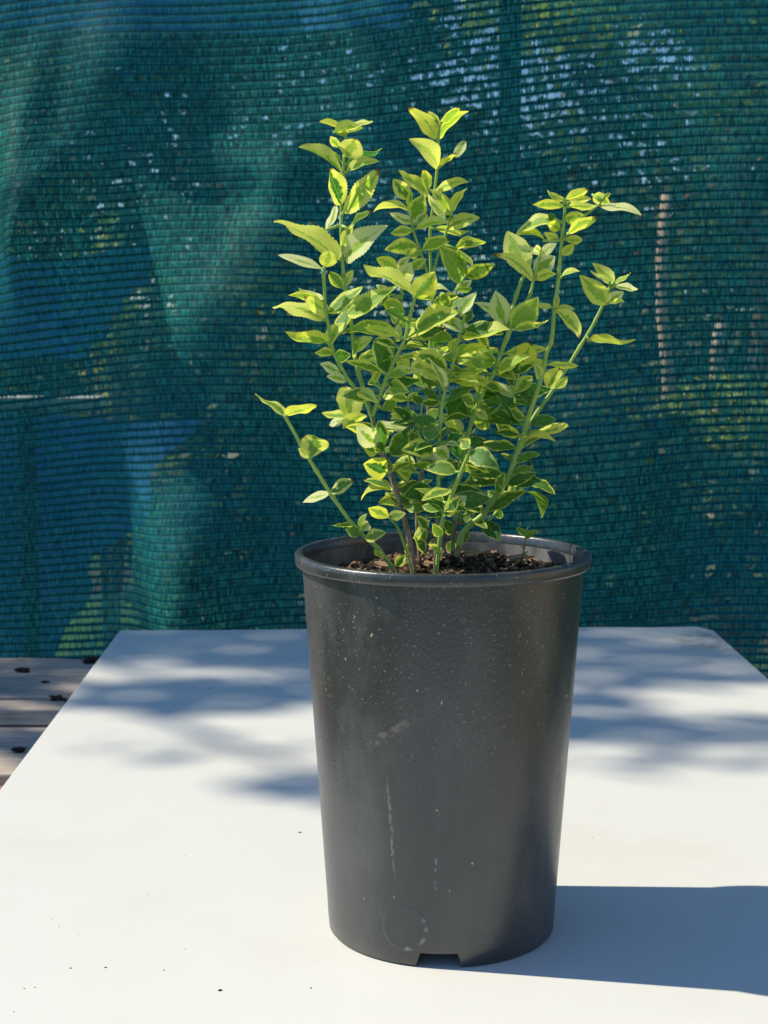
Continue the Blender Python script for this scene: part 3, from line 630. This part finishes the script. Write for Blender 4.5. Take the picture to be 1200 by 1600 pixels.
class LeafSet:
    def __init__(s): s.v = []; s.f = []; s.uv = []; s.tone = []
    def add(s, B, T, wapp, tone, green, top=True, bend=.12, fold=.35, curl=0, r=rng, twist=0, wmin=.5):
        """B, T world base and tip; wapp visible half-open width in metres"""
        d = T - B; L = d.length; d.normalize()
        cdir = (Vector((0, 0, HC)) - (B + T) / 2).normalized()
        up = cdir.cross(d);  up.normalize()
        if up.z < 0 or (abs(up.z) < .15 and r.random() < .5): up = -up
        wr = max(wapp, wmin * L); cphi = min(1, wapp / wr); sphi = math.sqrt(1 - cphi * cphi)
        n = ((cdir - d * cdir.dot(d)).normalized() * (cphi if top else -cphi) + up * sphi).normalized()
        w = n.cross(d).normalized(); n = d.cross(w).normalized()
        if n.z < -.3 : n = -n; w = -w
        NL, NW = 34, 4; b = len(s.v); ser = r.uniform(0, 6); asym = r.uniform(-.06, .06)
        kw = r.uniform(.85, 1.2); pk = r.uniform(.68, .95); wav = r.uniform(.02, .07); wp = r.uniform(0, 6)
        for i in range(NL + 1):
            t = i / NL
            prof = (math.sin(math.pi * t ** pk) ** .82) * (1 - .06 * t) if 0 < t < 1 else 0
            prof = max(prof, .05 * (1 - t))
            tooth = 1 + ((.065 if i % 2 else -.055) * (.6 + .6 * math.sin(i * 1.3 + ser) ** 2) if .2 < t < .98 else 0)
            c = B + d * (L * t) + n * (L * bend * 2.2 * t * (1 - t)) + w * (L * asym * math.sin(math.pi * t))
            if curl: c += n * (L * curl * max(0, t - .62) ** 2 * 3)
            tw = twist * (t - .3); ww = w * math.cos(tw) + n * math.sin(tw); nn = n * math.cos(tw) - w * math.sin(tw)
            for j in range(-NW, NW + 1):
                u = j / NW; hw = wr / 2 * prof * (tooth if abs(j) == NW else 1)
                e = nn * (hw * fold * (abs(u) ** 1.3) - hw * .12 * u * u + wav * wr * math.sin(t * 13 + wp + (2 if u > 0 else 0)) * u * u * .6)
                s.v.append(c + ww * (hw * u) + e); s.uv.append((u, t)); s.tone.append(tone)
        k = 2 * NW + 1
        for i in range(NL):
            for j in range(k - 1):
                a = b + i * k + j; s.f.append((a, a + 1, a + k + 1, a + k))
    def build(s, name, parent):
        if not s.v: return
        o = mesh(name, s.v, s.f, MLEAF, parent); me = o.data
        idx = np.empty(len(me.loops), dtype=np.int32); me.loops.foreach_get('vertex_index', idx)
        l = me.uv_layers.new(name='UVMap'); l.data.foreach_set('uv', np.array(s.uv, dtype=np.float32)[idx].ravel())
        ca = me.color_attributes.new('tone', 'FLOAT_COLOR', 'POINT'); ca.data.foreach_set('color', np.array(s.tone, dtype=np.float32).ravel())
        return o
def tone_of(c, y, r=rng):
    R = r.random()
    if c == 'y': return (r.uniform(.15, .55), r.uniform(0, .35) + (.25 if y > 600 else 0), r.uniform(0, .35), R)
    if c == 'm': return (r.uniform(.45, .65), r.uniform(.6, 1.), r.uniform(0, .3), R)
    if c == 'g': return (r.uniform(.6, .95), r.uniform(.15, .5) + (.4 if y > 600 else 0), r.uniform(0, .3), R)
    if c == 'd': return (r.uniform(.85, 1.15), r.uniform(.8, 1.), r.uniform(0, .5), R)
    if c == 'p': return (r.uniform(.15, .5), r.uniform(.1, .5), r.uniform(.7, 1.), R)
    return (r.uniform(.7, 1.2), .55, .1, R)
def plant():
    root = empty('plant', (PC.x, PC.y, SOILZ)); tag(root, 'bushy variegated shrub with yellow edged green leaves growing in the black pot', 'plant')
    info = {}
    for k, (pts, d0, d1, r0, r1, yb) in STEMS.items():
        L = [0]
        for i in range(1, len(pts)): L.append(L[-1] + math.hypot(pts[i][0] - pts[i - 1][0], pts[i][1] - pts[i - 1][1]))
        P = [at(p[0], p[1], D0 + d0 + (d1 - d0) * L[i] / L[-1]) for i, p in enumerate(pts)]
        if k in ('S0', 'S1', 'S4', 'S6', 'S7', 'S8', 'S9', 'S12'):   # roots reach down into the soil
            P[0].z = min(P[0].z, SOILZ + .004); P.insert(0, P[0] + Vector((rng.uniform(-.002, .002), .004, -.016)))
        sm = smooth_path(P, 5); info[k] = (sm, r0, r1, yb)
    sets = {k: LeafSet() for k in STEMS}
    def nearest(P2):
        best = None
        for k, (sm, *_r) in info.items():
            for q in sm:
                dx = math.hypot((q.x / q.y - P2[0]), (q.z - HC) / q.y - P2[1])
                if best is None or dx < best[0]: best = (dx, k, q)
        return best
    pet = {k: [] for k in STEMS}
    for i, tok in enumerate(t for line in LEAVES.strip().split('\n') for t in line.split(';')):
        a = tok.split(); bx, by, tx, ty, w = map(float, a[:5]); c = a[5]
        r = ray(bx, by); dd, k, q = nearest((r.x / r.y, r.z / r.y)); D = q.y + rng.uniform(-.006, .004)
        if c in 'do': D += .006
        B = at(bx, by, D); Lpx = math.hypot(tx - bx, ty - by) * PX
        # depth of the tip: longer leaves lie nearer the image plane, short wide ones point at us or away
        ratio = w * PX / max(Lpx, 1e-4); dep = Lpx * rng.uniform(-.45, .25) if ratio < .7 else -Lpx * rng.uniform(.3, .9)
        w *= 1.12; best = None
        for _ in range(9):      # leaves turn their blades to the light
            dp = Lpx * rng.uniform(-.75, .6) if ratio < .7 else -Lpx * rng.uniform(.3, 1.2) * rng.choice((1, 1, -1)); t_ = at(tx, ty, D + dp)
            d_ = (t_ - B).normalized(); cd_ = (Vector((0, 0, HC)) - B).normalized(); up_ = cd_.cross(d_).normalized(); up_ = up_ if up_.z > 0 else -up_
            cp = min(1, w * PX / max(w * PX, .48 * (t_ - B).length)); n_ = (cd_ - d_ * cd_.dot(d_)).normalized() * cp + up_ * math.sqrt(1 - cp * cp)
            sc_ = abs(n_.dot(TO_SUN)) + rng.uniform(0, .25)
            if best is None or sc_ > best[0]: best = (sc_, t_)
        T = best[1]
        seen_top = (rng.random() < (.25 if by < 430 else .5 if by < 560 else .85))
        if c == 'p': seen_top = True
        sets[k].add(B, T, w * PX, tone_of(c, by), 0, seen_top, rng.uniform(-.10, .26), rng.uniform(.1, .6), twist=rng.uniform(-.4, .4), curl=rng.choice((0, 0, -.25, .35)), wmin=.5 if by < 500 else .58)
        if 1e-4 < dd < 26 / F: pet[k].append((q, B))
    # leaves in opposite pairs along the inner, hidden lengths of the stems
    r = random.Random(5)
    for k, (sm, r0, r1, yb) in info.items():
        if k in ('S0', 'S10', 'S9b', 'S7b', 'S7c', 'S12', 'S4b'): continue
        n = len(sm)
        for m in range(5, n - 4, 3):
            q = sm[m]; py = CY - F * ((q - Vector((0, 0, HC))).dot(Vector((0, math.sin(PITCH), math.cos(PITCH)))) / (q - Vector((0, 0, HC))).dot(Vector((0, math.cos(PITCH), -math.sin(PITCH)))))
            px = CX + F * q.x / (q.y * math.cos(PITCH) - (q.z - HC) * math.sin(PITCH))
            if not (500 < py < 810 and 585 < px < 825): continue
            ph = r.uniform(0, math.pi)
            for sgn in (0, 1):
                a = ph + sgn * math.pi; L = r.uniform(.014, .026)
                d = Vector((math.cos(a), math.sin(a) * .7 + .45, r.uniform(-.1, .45))).normalized()
                B = q + d * .003; T = B + d * L; cc = r.choice('mgddddg' if py > 620 else 'yygmpd')
                sets[k].add(B, T, L * r.uniform(.2, .45), tone_of(cc, py, r), 0, r.random() < .7, r.uniform(0, .15), .3, r=r)
                pet[k].append((q, B))
    for k, (sm, r0, r1, yb) in info.items():
        m = MB(); n = len(sm); rad = []; tn = []
        for i, q in enumerate(sm):
            t = i / (n - 1); node = 1 + (.30 if i % 7 == 3 else .05 if i % 7 in (2, 4) else 0)
            rad.append((r0 + (r1 - r0) * t) * PX * node * .78 * (1 + .10 * noise.noise(q * 160)))
            tn.append(1. if q.z > 0 and (HC - q.z) / q.y > 0 and False else 0.)
        m.tube(sm, rad, 10)
        nv = len(m.v); base_n = nv
        for q, B in pet[k]: m.tube([q, q.lerp(B, .6), B + (B - q) * .15], [.0011, .0009, .0007], 6)
        o = m.build('stem', MSTEM, root, True)
        ca = o.data.color_attributes.new('tone', 'FLOAT_COLOR', 'POINT'); col = []
        for i, w in enumerate(m.v):
            py = 478 + (HC - w.z) / w.y * F
            br = 0. if i >= base_n else (0. if yb >= 2000 else 1 / (1 + math.exp(-(py - yb) / 14)))
            if yb == 2000: br = (.8 if py > 815 else .15) if k in ('S6', 'S7') else (.4 if py > 850 else .05)
            if k == 'S9' and py <= 800: br = .25
            if k == 'S1' and 640 < py < 700: br = .6
            col.append((br, 0, 0, 1))
        ca.data.foreach_set('color', np.array(col, dtype=np.float32).ravel())
        for w in o.data.vertices: w.co -= root.location
        lo = sets[k].build('leaves', o)
        if lo:
            for w in lo.data.vertices: w.co -= root.location
    return root
plant()

def seedling():
    p0 = at(737, 876, .985); root = empty('weed_seedling', p0); tag(root, 'tiny green weed seedling by the sunlit right inner wall of the pot', 'weed')
    P = [at(x, y, .985) - p0 for x, y in ((815, 880), (817, 866), (820, 850), (821, 838))]
    root.location = at(815, 880, .985); P = [at(x, y, .985) - root.location for x, y in ((815, 886), (817, 866), (820, 850), (821, 838))]
    m = MB(); m.tube(P, [.0007, .0006, .0006, .0004], 6); o = m.build('stem', MSTEM, root, True)
    ca = o.data.color_attributes.new('tone', 'FLOAT_COLOR', 'POINT')
    s = LeafSet()
    for bx, by, tx, ty, w in ((821, 838, 806, 824, 9), (822, 838, 842, 830, 7), (820, 842, 835, 834, 6), (818, 860, 812, 852, 4), (820, 838, 828, 822, 7), (817, 868, 826, 862, 5)):
        s.add(at(bx, by, .985) - root.location, at(tx, ty, .982) - root.location, w * PX, (.9, .3, .2, rng.random()), 0)
    s.build('leaves', root)
seedling()

# ------------------------------------------------------------------ specks of soil dropped on the table
CR = [(344, 1548, 3.0, .5), (469, 1301, 2.6, .2), (256, 1516, 1.4, 0), (110, 1513, 1.6, .3), (38, 1545, 1.2, 0), (54, 1543, 1.2, 0), (486, 1544, 1.6, 1.1), (92, 1448, .9, 0), (122, 1460, 1., 0), (81, 1436, .9, 0),
      (289, 1337, .9, 0), (289, 1483, .9, 0), (232, 1397, .9, 0), (926, 1309, 1., 0), (165, 1512, 1.8, .4), (22, 1581, 1., 0), (328, 1077, 2., .2), (376, 1034, 1.6, 0), (443, 1047, 1.4, 0), (311, 1121, 1.2, 0), (1100, 1035, 1.5, 0)]
CRL = {0: 'largest dark crumb, slender, near the bottom of the picture left of the pot', 1: 'pale brown crumb on the table just left of the pot wall', 2: 'small dark oval crumb on the lower left of the tabletop', 3: 'left crumb of the dark pair near the lower left corner of the table', 6: 'small slanting crumb close to the left of the pot foot at the front edge',
       16: 'crumb on the shaded rear left of the table by a thin streak of sunlight', 17: 'crumb on blue shade near the back edge, left of the pot', 18: 'dark crumb in the shade nearest the left of the pot rim', 20: 'dark crumb on the shaded rear right of the table', 13: 'lone crumb on the sunlit table right of the pot above its shadow'}
def crumbs():
    for k, (px, py, s, a) in enumerate(CR):
        p = on_z(px, py); b = bmesh.new(); bmesh.ops.create_icosphere(b, subdivisions=1, radius=s * PX * .9)
        for w in b.verts: w.co = Vector((w.co.x * 1.5, w.co.y * .9, w.co.z * .5)) * (1 + .4 * noise.noise(w.co * 900 + Vector((k, 0, 0))))
        me = bpy.data.meshes.new('soil_crumb'); b.to_mesh(me); b.free(); me.materials.append(MCRUMB)
        o = bpy.data.objects.new('soil_crumb', me); C.objects.link(o); o.location = p + Vector((0, 0, s * PX * .3)); o.rotation_euler = (0, 0, a)
        tag(o, CRL.get(k, 'pinhead sized dark speck of soil on the sunlit white tabletop'), 'soil crumb', 'soil crumbs on the tabletop')
crumbs()

# ------------------------------------------------------------------ tree left of the table, its boughs shade the far half of the table
def shade_tree():
    SD = 5.5
    base = Vector((-4.2, 3.1, GZ)); root = empty('shade_tree', base); tag(root, 'leafy tree standing left of the table and casting dappled shade', 'tree')
    r = random.Random(3); pts = []; cents = []
    def clump(x, y, z, rx, ry, dens, s=SD, rz=None):
        c = Vector((x, y, z)) + TO_SUN * s; cents.append(c)
        for _ in range(int(dens * rx * ry * 4 * 3400)):
            a = r.uniform(0, 6.283); q = math.sqrt(r.random()) 
            pts.append(c + Vector((math.cos(a) * q * rx, math.sin(a) * q * ry, 0)) + TO_SUN * r.uniform(-.25, .25) + Vector((r.gauss(0, .01), r.gauss(0, .008), 0)))
    for c in SHADE: clump(*c)
    m = MB(); fork = Vector((.3, 0, 3.2)); m.tube([Vector((0, 0, -.05)), Vector((.1, 0, 1.5)), Vector((.18, .02, 2.6)), fork], [.15, .12, .11, .10], 12)
    for c in cents[::2]: q = c - base; m.tube([fork, fork.lerp(q, .5) + Vector((0, 0, .25)), q + Vector((0, 0, .03))], [.04, .02, .006], 6)
    m.build('trunk', MBARK, root, True)
    v, f = leafcloud([p - base for p in pts], .045, .6, r); mesh('crown', v, f, MF[3], root, False)
SHADE = []
def shpx(x0, x1, y0, y1, dens, z=0, s=5.5):
    a = on_z(x0, y1, z); b = on_z(x1, y0, z)
    SHADE.append(((a.x + b.x) / 2, (a.y + b.y) / 2, z, abs(b.x - a.x) / 2 + .01, abs(b.y - a.y) / 2, dens, s))
shpx(60, 600, 975, 1046, 1.5); shpx(440, 1300, 965, 1072, 1.5); shpx(60, 500, 1062, 1112, 1.6); shpx(420, 760, 1040, 1105, 1.2)
shpx(860, 1300, 1124, 1160, 1.2); shpx(700, 1000, 1075, 1160, 1.1); shpx(340, 620, 1206, 1246, 1.3); shpx(120, 600, 1150, 1175, .35); shpx(820, 1250, 1165, 1200, .35)
# over the bench and the foot of the net
for c in ((-.6, 2.30, -.137, .36, .09, 1.6, 5.5), (-.6, 2.01, -.137, .36, .04, 1.6, 5.5), (.72, 2.06, -.1, .28, .09, 2., 4.5), (.25, 2.12, -.1, .25, .05, 1.6, 4.5)): SHADE.append(c)
shade_tree()
